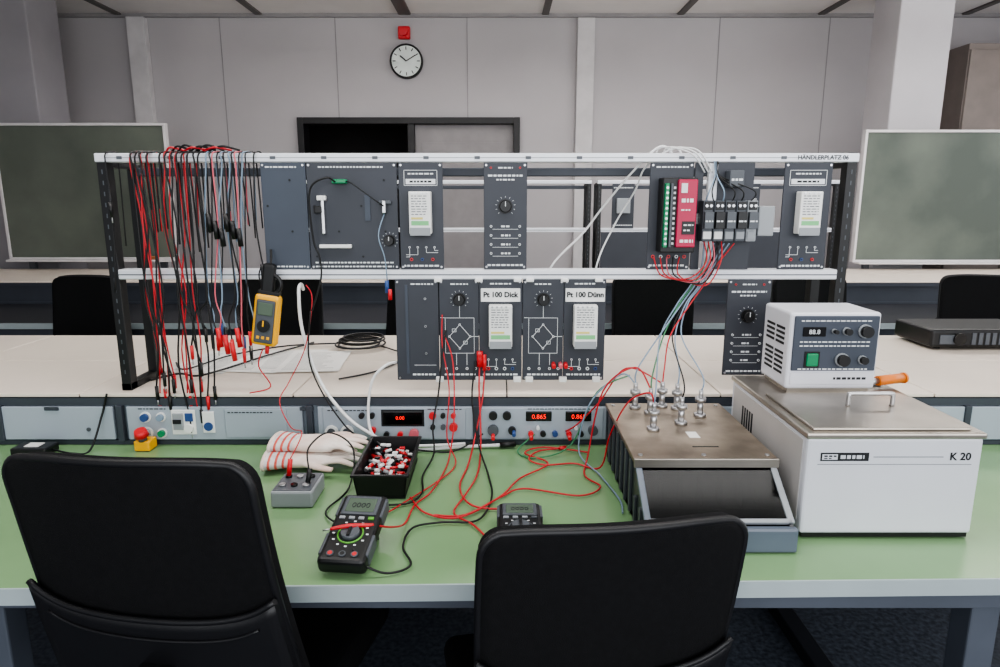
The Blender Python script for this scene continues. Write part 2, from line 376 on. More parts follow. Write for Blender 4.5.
def transducer(b,x,z0,z1,w=0.06):
    b.box(x-w/2,x+w/2,y-0.035,y,z0,z1,'white',0.003)
    b.box(x-w/2+0.002,x+w/2-0.002,y-0.037,y-0.034,z0-0.004,z0+0.018,'grey',0.001)
    b.box(x-w/2+0.006,x+w/2-0.006,y-0.0356,y-0.035,z0+0.024,z0+0.036,'label'); 
    b.box(x-w/2+0.006,x+w/2-0.022,y-0.0357,y-0.035,z0+0.040,z0+0.046,'labely')
    for k in range(8):
        b.words(x-w/2+0.007,x+w/2-0.01,z1-0.012-k*0.007,y-0.035,0.002,'greyd')
    for k in range(4): b.cyl((x-w/2+0.01+k*0.013,y-0.035,z1-0.004),(x-w/2+0.01+k*0.013,y-0.0365,z1-0.004),0.003,'silver',seg=8)
U0,U1=1.264,1.557; L0,L1=0.940,1.235
def minicircuit(b,x0,x1,z0):
    c=(x0+x1)/2
    for i,dx in enumerate((-0.035,-0.012,0.012,0.035)):
        ln(b,c+dx,z0+0.06,c+dx,z0+0.035+0.006*i); ln(b,c+dx,z0+0.035+0.006*i,c+(0.045 if dx>0 else -0.045),z0+0.035+0.006*i)
        sock(b,c+dx,z0+0.062,'ink',0.003)
b=B('temperature_sensor_module'); plate(b,-0.659,-0.535,U0,U1,'panel2'); plate(b,-0.533,-0.284,U0,U1)
b.box(-0.495,-0.486,y-0.012,y,1.363,1.465,'silver',0.002); b.box(-0.505,-0.48,y-0.014,y,1.455,1.468,'white',0.002)
b.box(-0.505,-0.415,y-0.012,y,1.324,1.334,'white',0.002); b.box(-0.46,-0.42,y-0.02,y,1.500,1.512,'btn',0.003)
b.box(-0.515,-0.49,y-0.012,y,1.42,1.44,'black',0.002)
knob(b,-0.309,1.345,0.014); b.box(-0.325,-0.315,y-0.02,y,1.42,1.455,'silver',0.002); b.box(-0.335,-0.30,y-0.015,y,1.445,1.455,'greyd',0.002)
for i in range(6):
    for j in range(4): 
        if (i+j)%2==0: b.cyl((-0.645+i*0.065,y,1.30+j*0.07),(-0.645+i*0.065,y-0.0015,1.30+j*0.07),0.003,'inkd',seg=8)
b.words(-0.645,-0.55,1.272,y,0.004); b.words(-0.52,-0.30,1.272,y,0.004); b.words(-0.52,-0.30,1.283,y,0.004); b.words(-0.645,-0.56,1.545,y,0.004); b.words(-0.50,-0.32,1.545,y,0.004)
b.tube([(-0.45,y-0.02,1.505),(-0.47,y-0.04,1.515),(-0.515,y-0.04,1.48),(-0.515,y-0.03,1.35),(-0.50,y-0.03,1.30),(-0.50,y-0.03,1.24),(-0.53,y-0.03,1.15)],0.0026,'rubber')
b.tube([(-0.42,y-0.02,1.505),(-0.40,y-0.04,1.50),(-0.345,y-0.04,1.46),(-0.32,y-0.02,1.44)],0.0018,'rubber')
b.tube([(-0.32,y-0.01,1.42),(-0.335,y-0.03,1.36),(-0.32,y-0.03,1.30),(-0.318,y-0.012,1.235)],0.0016,'bluel'); b.cyl((-0.318,y-0.02,1.235),(-0.318,y-0.02,1.20),0.006,'blue',seg=10); b.cyl((-0.31,y-0.02,1.21),(-0.31,y-0.02,1.18),0.006,'redd',seg=10)
b.box(-0.375,-0.36,y-0.003,y,1.40,1.47,'panel2'); b.done()
def conv_module(x0,x1,z0,z1):
    b=B('transducer_module'); plate(b,x0,x1,z0,z1); c=(x0+x1)/2
    fr(b,x0+0.015,x1-0.015,z1-0.062,z1-0.02); b.words(c-0.035,c+0.035,z1-0.03,y,0.004); b.box(x0+0.02,x1-0.02,y-0.001,y,z1-0.058,z1-0.044,'ink'); b.words(c-0.03,c+0.03,z1-0.051,y-0.001,0.005,'inkd')
    transducer(b,c,z0+0.1,z0+0.215); minicircuit(b,x0,x1,z0); 
    for q in (-0.03,0.03): sock(b,c+q,z0+0.028,'redd')
    sock(b,c,z0+0.028,'blue'); b.words(x0+0.01,x1-0.01,z0+0.010,y,0.005); return b.done()
conv_module(-0.280,-0.158,U0,U1); conv_module(0.783,0.915,U0,U1)
def pot_module(x0,x1,z0,z1):
    b=B('potentiometer_module'); plate(b,x0,x1,z0,z1); c=(x0+x1)/2
    b.words(c-0.02,c+0.02,z1-0.014,y,0.004); b.words(x0+0.012,x1-0.012,z1-0.035,y,0.005); b.words(c-0.025,c+0.025,z1-0.046,y,0.004)
    for s_ in (-0.04,0.04): sock(b,c+s_,z1-0.014,'redd',0.003)
    knob(b,c,z0+0.175,0.017)
    for k in range(4):
        zz=z0+0.12-k*0.025; b.words(c-0.012,c+0.014,zz,y,0.005); sock(b,c-0.04,zz,'ink',0.0035); sock(b,c+0.04,zz,'ink',0.0035); ln(b,c-0.036,zz-0.008,c+0.036,zz-0.008,0.001)
    b.words(x0+0.01,x1-0.01,z0+0.012,y,0.005); return b.done()
pot_module(-0.045,0.075,U0,U1); pot_module(0.648,0.772,L0+0.015,L1)
b=B('controller_module'); plate(b,0.413,0.533,U0,U1); 
b.box(0.437,0.530,y-0.055,y,1.315,1.515,'black',0.003); b.box(0.476,0.528,y-0.066,y-0.05,1.33,1.51,'magenta',0.003)
b.box(0.441,0.452,y-0.068,y-0.05,1.33,1.50,'btn',0.002); b.box(0.456,0.463,y-0.066,y-0.05,1.33,1.50,'greyd',0.002)
for k in range(12):
    b.cyl((0.4465,y-0.068,1.34+k*0.0135),(0.4465,y-0.0695,1.34+k*0.0135),0.0035,'silver',seg=8); b.box(0.466,0.472,y-0.0565,y-0.055,1.337+k*0.0135,1.343+k*0.0135,'ink')
b.box(0.484,0.500,y-0.068,y-0.066,1.475,1.50,'ink'); b.box(0.490,0.524,y-0.068,y-0.066,1.365,1.40,'black'); b.words(0.494,0.52,1.39,y-0.068,0.004); b.words(0.494,0.515,1.376,y-0.068,0.004)
b.words(0.486,0.522,1.455,y-0.066,0.010); b.words(0.486,0.51,1.43,y-0.066,0.004); b.words(0.486,0.522,1.347,y-0.066,0.008,'ink'); 
for k in range(5): sock(b,0.43+k*0.022,1.30,'redd' if k%2==0 else 'ink',0.005)
b.words(0.43,0.52,1.545,y,0.004); b.words(0.42,0.52,1.275,y,0.005); b.done()
b=B('terminal_block_module')
b.box(0.537,0.56,y,y+0.006,U0,U1,'panel'); b.box(0.575,0.60,y,y+0.02,1.27,1.555,'alu',0.003); b.box(0.60,0.70,y,y+0.005,U0,U1,'panel')
b.box(0.545,0.72,y-0.006,y+0.0,1.39,1.42,'silver',0.001)
for k in range(5):
    x=0.55+k*0.03; b.box(x,x+0.028,y-0.05,y-0.006,1.345,1.455,'greyd' if k!=4 else 'grey',0.003); b.box(x+0.002,x+0.026,y-0.064,y-0.049,1.38,1.425,'black' if k%2 else 'greyd',0.001); b.box(x+0.003,x+0.025,y-0.053,y-0.049,1.43,1.452,'black',0.001); b.box(x+0.003,x+0.025,y-0.053,y-0.049,1.352,1.372,'white' if k<2 else 'grey',0.001)
    for q in (0,1): b.cyl((x+0.008+q*0.012,y-0.053,1.441),(x+0.008+q*0.012,y-0.055,1.441),0.004,'silver',seg=8)
    b.words(x+0.004,x+0.024,1.40,y-0.064,0.004,'ink')
b.box(0.702,0.745,y-0.05,y-0.006,1.36,1.44,'grey',0.003)
for k in range(6):
    x=0.555+k*0.024
    b.tube([(x,y-0.045,1.45),(x+random.uniform(-.01,.01),y-0.055,1.48),(0.585+k*0.003,y-0.02,1.52),(0.584+k*0.002,y-0.01,1.56)],0.0018,random.choice(['rubber','bluel','rubber']))
for k in range(3): b.tube([(0.56+k*0.01,y-0.01,1.53),(0.52+k*0.01,y-0.03,1.575+k*.003),(0.47+k*0.02,y-0.01,1.595),(0.44+k*0.02,y+0.05,1.59),(0.45,y+0.07,1.5)],0.0022,'whitec')
b.box(0.62,0.66,y-0.04,y,1.49,1.535,'greyd',0.003); b.words(0.625,0.655,1.51,y-0.04,0.006)
b.done()
def bridge(b,c):
    fr(b,c-0.042,c+0.042,1.02,1.125,0.0012)
    ln(b,c-0.03,1.07,c,1.105); ln(b,c,1.105,c+0.03,1.07); ln(b,c+0.03,1.07,c,1.035); ln(b,c,1.035,c-0.03,1.07)
    for (dx,z) in ((-0.03,1.07),(0.03,1.07),(0,1.105),(0,1.035)): sock(b,c+dx,z,'ink',0.003)
    for (dx,z) in ((-0.016,1.088),(0.016,1.052)):
        fr(b,c+dx-0.006,c+dx+0.006,z-0.005,z+0.005,0.0012)
    ln(b,c-0.042,1.125,c-0.055,1.125); ln(b,c+0.0,1.125,c,1.16); ln(b,c+0.03,1.07,c+0.055,1.07); ln(b,c-0.01,1.02,c-0.01,0.985); ln(b,c+0.02,1.02,c+0.02,0.985)
    knob(b,c,1.178,0.016)
    for dx in (-0.04,-0.01,0.02,0.045): sock(b,c+dx,0.975,'ink',0.004)
    b.words(c-0.045,c+0.045,0.957,y,0.005); b.words(c-0.025,c+0.025,1.222,y,0.004)
for (xa,xb,mid,c,txt) in ((-0.299,0.063,-0.060,-0.116,'Pt 100 Dick'),(0.065,0.302,0.183,0.124,'Pt 100 Dünn')):
    b=B('resistance_thermometer_module')
    if xa<-0.1:
        plate(b,xa,-0.176,L0,L1,'panel'); plate(b,-0.174,mid-0.001,L0,L1)
        b.box(xa+0.028,xa+0.036,y-0.002,y,0.96,1.22,'panel2'); b.words(xa+0.045,-0.185,0.957,y,0.005); b.words(xa+0.045,-0.19,1.222,y,0.004)
        for z in (1.18,1.10,1.02): sock(b,xa+0.085,z,'silver',0.0035)
        ln(b,xa+0.05,0.985,-0.185,0.985,0.001)
    else:
        plate(b,xa,mid-0.001,L0,L1)
    plate(b,mid,xb,L0,L1); cc=(mid+xb)/2
    bridge(b,c); transducer(b,cc,1.045,1.165,0.066)
    b.box(cc-0.056,cc+0.056,y-0.006,y,1.172,1.210,'white',0.001); b.text(txt,(cc,y-0.0068,1.192),0.0205,'inkd',bold=0.0007)
    minicircuit(b,mid,xb,L0); b.words(mid+0.01,xb-0.01,0.957,y,0.005)
    b.words(cc-0.03,cc+0.03,1.223,y,0.004)
    for q,m in ((-0.035,'redd'),(-0.012,'ink'),(0.012,'ink'),(0.035,'blue')): sock(b,cc+q,0.975,m,0.005)
    for px in (-0.175,-0.06,0.05) if xa<-0.1 else (0.085,0.183,0.28): 
        b.box(px-0.011,px+0.011,y-0.012,y,L0-0.004,L0+0.012,'white',0.002); b.box(px-0.011,px+0.011,y-0.012,y,L1-0.006,L1+0.004,'white',0.002)
    b.done()

for (a,c) in ((-1.6,0.62),(0.66,2.3)):
    b=B('equipment_rack'); rack_frame(b,a,c,4.62,0.9065)
    yy=4.61
    for (x0,x1,z0) in ((a+0.95,a+1.10,1.262),(a+0.1,a+0.25,1.262)) if a>0 else ((a+0.3,a+0.5,1.262),):
        b.box(x0,x1,yy,yy+0.006,z0,z0+0.296,'panel'); b.box(x0+0.03,x1-0.03,yy-0.03,yy,z0+0.1,z0+0.2,'grey',0.003)
        b.words(x0+0.01,x1-0.01,z0+0.02,yy,0.006); b.words(x0+0.01,x1-0.01,z0+0.27,yy,0.006)
    if a>0:
        b.box(a+0.03,a+0.35,yy,yy+0.006,0.96,1.235,'panel'); b.box(a+0.9,a+1.3,yy,yy+0.006,0.96,1.235,'panel')
    b.done()

# ---------------------------------------------------------------- hanging leads
def plug(b,p,m,down=True,L=0.04):
    x,yy,z=p; b.cyl((x,yy,z),(x,yy,z-L),0.0052,m,r2=0.0045,seg=10); b.cyl((x,yy,z-L),(x,yy,z-L-0.016),0.002,'silver',seg=8)
b=B('hanging_test_leads')
def lead(xt,xb,zb,m,mp,r=0.0021,yo=0,w=0.016):
    y0=1.873-yo; j=lambda a:random.uniform(-a,a)
    b.tube([(xt+j(.01),1.945,1.35+j(.05)),(xt+j(.004),1.94,1.56),(xt,1.928,1.586),(xt,1.90,1.5865),(xt,y0+0.002,1.578),(xt+j(.004),y0,1.54),(xt*0.7+xb*0.3+j(w),y0-0.004,1.38),(xt*0.4+xb*0.6+j(w),y0-0.008,1.2),(xt*0.2+xb*0.8+j(w),y0-0.008,zb+(1.2-zb)*0.45),(xb,y0-0.008,zb)],r,m,seg=6,sub=5)
    plug(b,(xb,y0-0.008,zb),mp)
for i in range(4): lead(-1.005+i*0.015,-0.985+i*0.014+random.uniform(-.008,.008),[0.87,0.92,0.86,0.96,0.88][i],'red','redd' if i%2 else 'pink',yo=0.004*(i%3))
lead(-1.0,-0.955,0.9,'rubber','black',0.0025,0.012); lead(-0.955,-0.965,0.97,'rubber','black',0.0025,0.012); lead(-0.975,-0.99,0.93,'rubber','black',0.0025,0.012); lead(-0.985,-0.94,0.95,'rubber','black',0.0025,0.012)
for i in range(4): lead(-0.915+i*0.018,-0.915+i*0.016+random.uniform(-.008,.008),[0.83,0.9,0.85,0.95][i],'red','redd',yo=0.004*(i%3))
for i in range(8): lead(-0.92+i*0.015,-0.90+i*0.011,[0.83,0.95,1.05,0.86,1.0,0.9,1.1,0.93][i],'rubber',['black','black','redd'][i%3],0.0025,0.012)
for i in range(12):
    m=['bluel','rubber','pink','rubber','bluel','rubber'][i%6]; lead(-0.80+i*0.010,-0.815+i*0.010+random.uniform(-.01,.01),random.uniform(1.02,1.15),m,['black','black','redd','blue','black','redd'][i%6],yo=0.004*(i%3))
for i in range(6):
    x=-0.80+i*0.016; b.cyl((x,1.855,1.42-0.02*(i%3)),(x+0.004,1.855,1.37-0.02*(i%3)),0.007,'black',seg=10)
for i in range(4):
    x=-0.80+i*0.018; b.cyl((x,1.855,1.10-0.02*(i%3)),(x+0.006,1.855,1.045-0.02*(i%3)),0.007,'redd',seg=10)
lead(-0.67,-0.665,1.28,'rubber','black'); lead(-1.075,-1.07,1.45,'rubber','black')
for i in range(8):
    b.tube([(-0.92+i*0.016,1.90,1.586),(-0.90+i*0.02,1.885,1.597+0.003*(i%3)),(-0.87+i*0.022,1.90,1.59)],0.003,'rubber' if i%3 else 'red')
b.done()

b=B('clamp_meter'); b.M=Matrix.Translation((-0.655,1.850,1.13))@Matrix.Rotation(math.radians(9),4,'Y')
b.box(-0.036,0.036,-0.022,0.012,-0.078,0.07,'yellow',0.012,3); b.box(-0.026,0.026,-0.026,-0.02,-0.068,0.055,'greyd',0.004)
b.box(-0.021,0.021,-0.028,-0.025,0.012,0.048,'lcd',0.002); b.cyl((0,-0.026,-0.018),(0,-0.034,-0.018),0.017,'black',seg=24); b.box(-0.002,0.002,-0.036,-0.033,-0.018,-0.002,'yellow')
for q in (-0.014,0,0.014): b.box(q-0.004,q+0.004,-0.029,-0.025,-0.056,-0.048,'yellow',0.001)
b.box(-0.024,0.012,-0.014,0.010,0.06,0.155,'black',0.008,2); b.box(-0.03,0.03,-0.016,0.01,0.06,0.08,'black',0.004); b.ring((0.004,-0.004,0.098),0.026,0.006,'black',seg=24)
b.cyl((0.01,-0.01,-0.078),(0.01,-0.01,-0.1),0.006,'redd',seg=10)
b.M=Matrix(); b.tube([(-0.675,1.85,1.04),(-0.69,1.85,0.99),(-0.66,1.85,0.93),(-0.72,1.845,0.912)],0.002,'red'); 
b.tube([(-0.635,1.845,1.27),(-0.637,1.862,1.30),(-0.64,1.872,1.32)],0.003,'rubber'); b.done()

def meter(X,Yv,rz,tilt,ringm='mgreen',lcd='lcd'):
    b=B('digital_multimeter'); b.M=Matrix.Translation((X,Yv,0.751))@Matrix.Rotation(rz,4,'Z')@Matrix.Rotation(math.radians(tilt),4,'X')
    b.box(-0.048,0.048,0,0.19,0.004,0.040,'black',0.010,3)
    for sx in (-1,1):
        b.box(sx*0.046-0.004,sx*0.046+0.004,0.02,0.075,0.008,0.038,'greyd',0.003); b.box(sx*0.046-0.004,sx*0.046+0.004,0.125,0.18,0.008,0.038,'greyd',0.003)
    b.box(-0.038,0.038,0.125,0.18,0.039,0.0425,'greyd',0.003); b.box(-0.030,0.030,0.132,0.172,0.042,0.0432,lcd,0.001)
    b.text('0000',(0,0.150,0.0434),0.020,'inkd',rx=0)
    b.ring((0,0.072,0.0405),0.025,0.0018,ringm,axis='Z'); b.cyl((0,0.072,0.040),(0,0.072,0.049),0.020,'greyd',r2=0.018,seg=28); b.box(-0.003,0.003,0.057,0.089,0.049,0.053,'black',0.001)
    for i in range(12):
        a=i*math.pi/6; b.box(-0.0025+0.034*math.cos(a),0.0025+0.034*math.cos(a),0.0705+0.034*math.sin(a),0.0735+0.034*math.sin(a),0.040,0.0408,'ink')
    for i in range(4): b.box(-0.036+i*0.020,-0.024+i*0.020,0.112,0.119,0.039,0.043,'grey' if i!=3 else ringm,0.001)
    for i,m in enumerate(('redd','black','redd')): b.cyl((-0.024+i*0.024,0.018,0.040),(-0.024+i*0.024,0.018,0.043),0.007,'greyd',seg=14); b.cyl((-0.024+i*0.024,0.018,0.043),(-0.024+i*0.024,0.018,0.0435),0.0045,m,seg=14)
    if tilt>10:
        b.M=Matrix.Translation((X,Yv,0.751))@Matrix.Rotation(rz,4,'Z')
        h=math.sin(math.radians(tilt))*0.15; yb=math.cos(math.radians(tilt))*0.15
        b.prism([(yb,0.0),(yb+0.006,0.0),(yb-0.01,h+0.004),(yb-0.016,h+0.004)],'X',-0.03,0.03,'black')
    return b.done()
meter(-0.302,1.158,-0.10,16); meter(0.043,1.205,0.0,0,'greyd','lcd')

b=B('test_probe'); b.tube([(-0.335,1.215,0.820),(-0.30,1.222,0.823),(-0.255,1.240,0.815)],[0.003,0.0045,0.004],'redd',seg=10); b.cyl((-0.335,1.215,0.820),(-0.35,1.212,0.818),0.0015,'silver')
b.tube([(-0.255,1.240,0.815),(-0.225,1.28,0.79),(-0.21,1.36,0.757),(-0.20,1.45,0.756),(-0.17,1.52,0.756),(-0.15,1.62,0.757),(-0.14,1.74,0.76),(-0.13,1.80,0.85),(-0.135,1.855,1.0),(-0.16,1.878,1.075)],0.0021,'red'); b.done()

# ---------------------------------------------------------------- plug bin
b=B('plug_storage_bin'); x0,x1,y0,y1,z0,z1=-0.352,-0.222,1.49,1.75,0.7515,0.812
t=0.004
b.box(x0+.006,x1-.006,y0+.006,y1-.006,z0,z0+t,'black')
def wallq(b,pa,pb,n):
    tt=bmesh.new(); vs=[Vector(q) for q in (pa[0],pa[1],pb[1],pb[0])]; o=Vector(n)*0.004
    A=[tt.verts.new(v) for v in vs]; C=[tt.verts.new(v+o) for v in vs]
    tt.faces.new(A); tt.faces.new(C[::-1])
    for i in range(4): tt.faces.new((A[i],C[i],C[(i+1)%4],A[(i+1)%4]))
    bmesh.ops.recalc_face_normals(tt,faces=tt.faces); b.add(tt,'black')
i_=0.008
wallq(b,((x0+i_,y0+i_,z0),(x1-i_,y0+i_,z0)),((x0,y0,z1),(x1,y0,z1)),(0,1,0)); wallq(b,((x0+i_,y1-i_,z0),(x1-i_,y1-i_,z0)),((x0,y1,z1),(x1,y1,z1)),(0,-1,0))
wallq(b,((x0+i_,y0+i_,z0),(x0+i_,y1-i_,z0)),((x0,y0,z1),(x0,y1,z1)),(1,0,0)); wallq(b,((x1-i_,y0+i_,z0),(x1-i_,y1-i_,z0)),((x1,y0,z1),(x1,y1,z1)),(-1,0,0))
for q in ((x0-.005,x1+.005,y0-.005,y0+.003),(x0-.005,x1+.005,y1-.003,y1+.005),(x0-.005,x0+.003,y0,y1),(x1-.003,x1+.005,y0,y1)): b.box(*q,z1-.003,z1+.003,'black',0.001)
for k in range(190):
    px=random.uniform(x0+.018,x1-.018);py=random.uniform(y0+.02,y1-.02);pz=random.uniform(0.765,0.806); a=random.uniform(0,6.28); e=random.uniform(-.4,.4); L=random.uniform(.007,.014)
    d=Vector((math.cos(a)*math.cos(e),math.sin(a)*math.cos(e),math.sin(e)))*L; c=Vector((px,py,pz))
    if k%4==0: b.box(px-.007,px+.007,py-.005,py+.005,pz-.003,pz+.003,random.choice(['white','redd','black','white']),0.001,1)
    else: b.cyl(c-d,c+d,random.uniform(.003,.005),random.choice(['redd','redd','white','black','white','black','grey']),seg=8)
b.box(x0+.01,x1-.01,y0+.01,y1-.01,z0+.003,0.775,'black'); b.done()

b=B('socket_adapter_box'); b.box(-0.535,-0.437,1.445,1.558,0.7515,0.792,'grey',0.005,2); b.box(-0.531,-0.441,1.451,1.552,0.791,0.794,'greyd',0.001)
for i in range(3):
    for j in range(2): b.cyl((-0.515+i*0.028,1.475+j*0.05,0.794),(-0.515+i*0.028,1.475+j*0.05,0.799),0.008,'blackg' if (i+j)%2 else 'silver',seg=16)
b.cyl((-0.458,1.485,0.794),(-0.455,1.50,0.827),0.006,'black'); b.cyl((-0.515,1.525,0.797),(-0.512,1.535,0.837),0.006,'redd')
b.tube([(-0.458,1.50,0.827),(-0.47,1.55,0.86),(-0.44,1.63,0.87),(-0.385,1.65,0.82),(-0.375,1.55,0.757),(-0.40,1.42,0.757),(-0.36,1.36,0.757)],0.0022,'rubber')
b.tube([(-0.512,1.535,0.837),(-0.50,1.60,0.88),(-0.56,1.70,0.86),(-0.62,1.80,0.90),(-0.60,1.835,0.95),(-0.55,1.84,1.05),(-0.53,1.862,1.18),(-0.55,1.88,1.22)],0.0015,'red'); b.done()
b=B('power_adapter'); b.box(-1.37,-1.27,1.76,1.82,0.7515,0.775,'black',0.004); b.box(-1.34,-1.30,1.775,1.805,0.775,0.777,'paper')
b.tube([(-1.27,1.79,0.762),(-1.2,1.77,0.758),(-1.17,1.80,0.757),(-1.15,1.843,0.85),(-1.13,1.843,0.91)],0.003,'rubber'); b.done()

# gloves
e=bpy.data.objects.new('work_gloves',None); COL.objects.link(e); e.empty_display_size=0.05
def glove(ox,oy,oz,rz,nm,flip=1):
    b=B(nm); b.M=Matrix.Translation((ox,oy,oz))@Matrix.Rotation(rz,4,'Z')@Matrix.Diagonal((1,flip,0.55,1))
    for dy in (-0.02,0.0,0.02): b.tube([(-0.06,dy*0.8,0),(-0.02,dy,0),(0.03,dy*1.2,0.002),(0.055,dy*1.3,0)],[0.027,0.028,0.027,0.020],'glove',seg=14)
    for k,(dy,L) in enumerate(((-0.040,0.062),(-0.014,0.080),(0.013,0.074),(0.038,0.055))):
        b.tube([(0.035,dy*0.9,0.003),(0.06+L*0.3,dy,0.012),(0.06+L*0.7,dy*1.2,0.006),(0.06+L,dy*1.3,-0.008)],[0.0125,0.012,0.011,0.008],'glove',seg=10)
    b.tube([(-0.01,-0.03,0),(0.02,-0.058,0.002),(0.05,-0.076,0.0),(0.072,-0.080,-0.004)],[0.017,0.014,0.012,0.009],'glove',seg=10)
    o=b.done(parent=e); m=o.modifiers.new('r','REMESH'); m.mode='VOXEL'; m.voxel_size=0.0025; m.use_smooth_shade=True
    s_=o.modifiers.new('s','SMOOTH'); s_.iterations=2
    b=B(nm+'_cuff'); b.M=Matrix.Translation((ox,oy,oz))@Matrix.Rotation(rz,4,'Z')@Matrix.Diagonal((1,flip*1.15,0.45,1))
    b.tube([(-0.115,0,0),(-0.09,0,0),(-0.06,0,0),(-0.05,0,0)],[0.050,0.046,0.041,0.037],'cuff',seg=18); b.ring((-0.113,0,0),0.047,0.005,'glove',axis='X',seg=24)
    for q,rr in ((-0.098,0.046),(-0.080,0.0435),(-0.062,0.040)): b.ring((q,0,0),rr,0.0035,'cuffr',axis='X',seg=24)
    b.done(parent=e)
glove(-0.51,1.69,0.776,0.08,'glove_left'); glove(-0.50,1.725,0.806,-0.08,'glove_right',-1)

# ---------------------------------------------------------------- calibration tank
b=B('calibration_tank'); xl,xr=0.30,0.60
prof=[(1.25,0.7515),(1.77,0.7515),(1.77,0.893),(1.385,0.893),(1.262,0.808),(1.25,0.80)]
b.prism(prof,'X',xl,xl+0.008,'tankd'); b.prism(prof,'X',xr-0.008,xr,'tankd')
b.box(xl,xr,1.25,1.77,0.7515,0.765,'tankd'); b.box(xl,xr,1.762,1.77,0.76,0.893,'tankd')
b.box(xl-0.006,xr+0.006,1.243,1.262,0.7515,0.803,'tankb',0.004)
sl=Vector((0,1.385-1.262,0.893-0.808)); ang=math.atan2(sl.z,sl.y); SM=Matrix.Translation((0,1.262,0.806))@Matrix.Rotation(ang,4,'X'); LL=sl.length
b.box(xl-0.004,xl+0.010,0,LL,-0.004,0.006,'tankb',0.002,M2=SM); b.box(xr-0.010,xr+0.004,0,LL,-0.004,0.006,'grey',0.002,M2=SM); b.box(xl,xr,0,0.010,-0.004,0.006,'grey',0.002,M2=SM)
b.box(xl+0.010,xr-0.010,0.010,LL,-0.001,0.002,'glass',M2=SM)
b.box(xl+0.01,xr-0.01,1.34,1.345,0.766,0.80,'steeldk'); b.box(xl+0.01,xr-0.01,1.28,1.75,0.766,0.772,'black'); b.box(xl+0.009,xr-0.009,1.45,1.455,0.772,0.89,'black')
for k in range(8): b.box(xl-0.006,xl,1.30+k*0.058,1.312+k*0.058,0.757,0.885 if k>1 else 0.82,'greyd',0.001)
for k in range(6): b.box(xl+0.02+k*0.045,xl+0.024+k*0.045,1.40,1.44,0.775,0.86,'greyd')
b.box(xl-0.008,xr+0.008,1.37,1.775,0.893,0.904,'lid2',0.002)
b.box(xl-0.008,xr+0.008,1.365,1.372,0.885,0.905,'lid',0.001)
for (x,yy) in ((xl+0.01,1.39),(xr-0.01,1.39),(xl+0.01,1.75),(xr-0.01,1.75),(xl+0.15,1.39)): b.cyl((x,yy,0.904),(x,yy,0.907),0.005,'silver',seg=10)
probes=[(0.375,1.555),(0.395,1.68),(0.365,1.73),(0.455,1.60),(0.475,1.72),(0.52,1.66),(0.44,1.74)]
for (x,yy) in probes:
    b.cyl((x,yy,0.904),(x,yy,0.912),0.016,'silver',seg=6); b.cyl((x,yy,0.912),(x,yy,0.945),0.008,'silver',seg=14); b.cyl((x,yy,0.945),(x,yy,0.955),0.014,'silver',seg=14); b.cyl((x,yy,0.955),(x,yy,0.975),0.006,'silver',seg=12)
b.box(0.45,0.475,1.50,1.54,0.904,0.905,'paper'); b.box(0.44,0.50,1.44,1.445,0.904,0.9045,'inkd'); b.done()
b=B('sensor_wires'); cols=['bluel','greenc','bluel','rubber','bluel','bluel','red']
for i,(x,yy) in enumerate(probes):
    b.tube([(x,yy,0.97),(x+0.005,yy+0.01,1.01),(x*0.4+0.29,1.79,1.09),(0.49+i*0.006,1.83,1.17),(0.53+i*0.006,1.85,1.22),(0.56+i*0.006,1.855,1.27),(0.56+i*0.014,1.845,1.34)],0.002,cols[i])
for i in range(5): b.tube([(0.56+i*0.012,1.845,1.345),(0.565+i*0.01,1.83,1.29),(0.52+i*0.012,1.83,1.245-i*.005),(0.45+i*0.012,1.85,1.25),(0.43+i*0.018,1.872,1.30)],0.0019,['red','red','pink','rubber','red'][i])
b.tube([(0.375,1.555,0.97),(0.36,1.55,1.0),(0.32,1.60,0.96),(0.285,1.64,0.86),(0.265,1.66,0.762),(0.20,1.70,0.757),(0.12,1.69,0.757),(0.08,1.73,0.757),(0.11,1.79,0.757),(0.17,1.81,0.757)],0.0023,'red')
b.tube([(0.395,1.68,0.97),(0.36,1.72,1.02),(0.28,1.74,0.95),(0.24,1.72,0.77),(0.22,1.62,0.757),(0.25,1.55,0.757),(0.19,1.50,0.757),(0.06,1.54,0.757),(0.0,1.49,0.757),(-0.08,1.40,0.757),(-0.15,1.40,0.757)],0.0023,'red')
b.tube([(0.365,1.73,0.97),(0.33,1.76,0.99),(0.25,1.78,0.90),(0.22,1.76,0.77),(0.26,1.62,0.757),(0.285,1.48,0.757),(0.28,1.41,0.757)],0.0022,'bluel')
b.tube([(0.44,1.74,0.97),(0.35,1.79,1.0),(0.28,1.80,0.90),(0.22,1.81,0.83),(0.19,1.835,0.80)],0.0022,'red')
b.tube([(0.36,1.79,0.98),(0.27,1.79,0.93),(0.20,1.78,0.78),(0.10,1.74,0.757),(0.05,1.79,0.757),(0.10,1.835,0.79)],0.0022,'greenc')
b.done()

b=B('bench_test_leads')
r=0.0024
b.tube([(-0.058,1.87,1.0),(-0.06,1.84,0.93),(-0.055,1.80,0.83),(-0.055,1.76,0.759),(-0.06,1.62,0.757),(-0.085,1.50,0.757),(-0.105,1.41,0.757),(-0.06,1.355,0.757),(-0.03,1.30,0.757),(-0.02,1.24,0.775),(0.019,1.225,0.797)],r,'red')
b.cyl((-0.058,1.884,1.02),(-0.058,1.855,1.018),0.006,'redd'); b.cyl((-0.058,1.868,1.03),(-0.058,1.865,0.985),0.009,'redd',seg=12); b.cyl((-0.045,1.868,1.02),(-0.045,1.862,0.975),0.006,'redd',seg=12)
b.tube([(-0.045,1.862,0.975),(-0.05,1.84,0.90),(-0.07,1.80,0.80),(-0.085,1.70,0.757),(-0.10,1.55,0.758),(-0.07,1.45,0.759),(-0.01,1.43,0.757),(0.02,1.45,0.757)],r,'red')
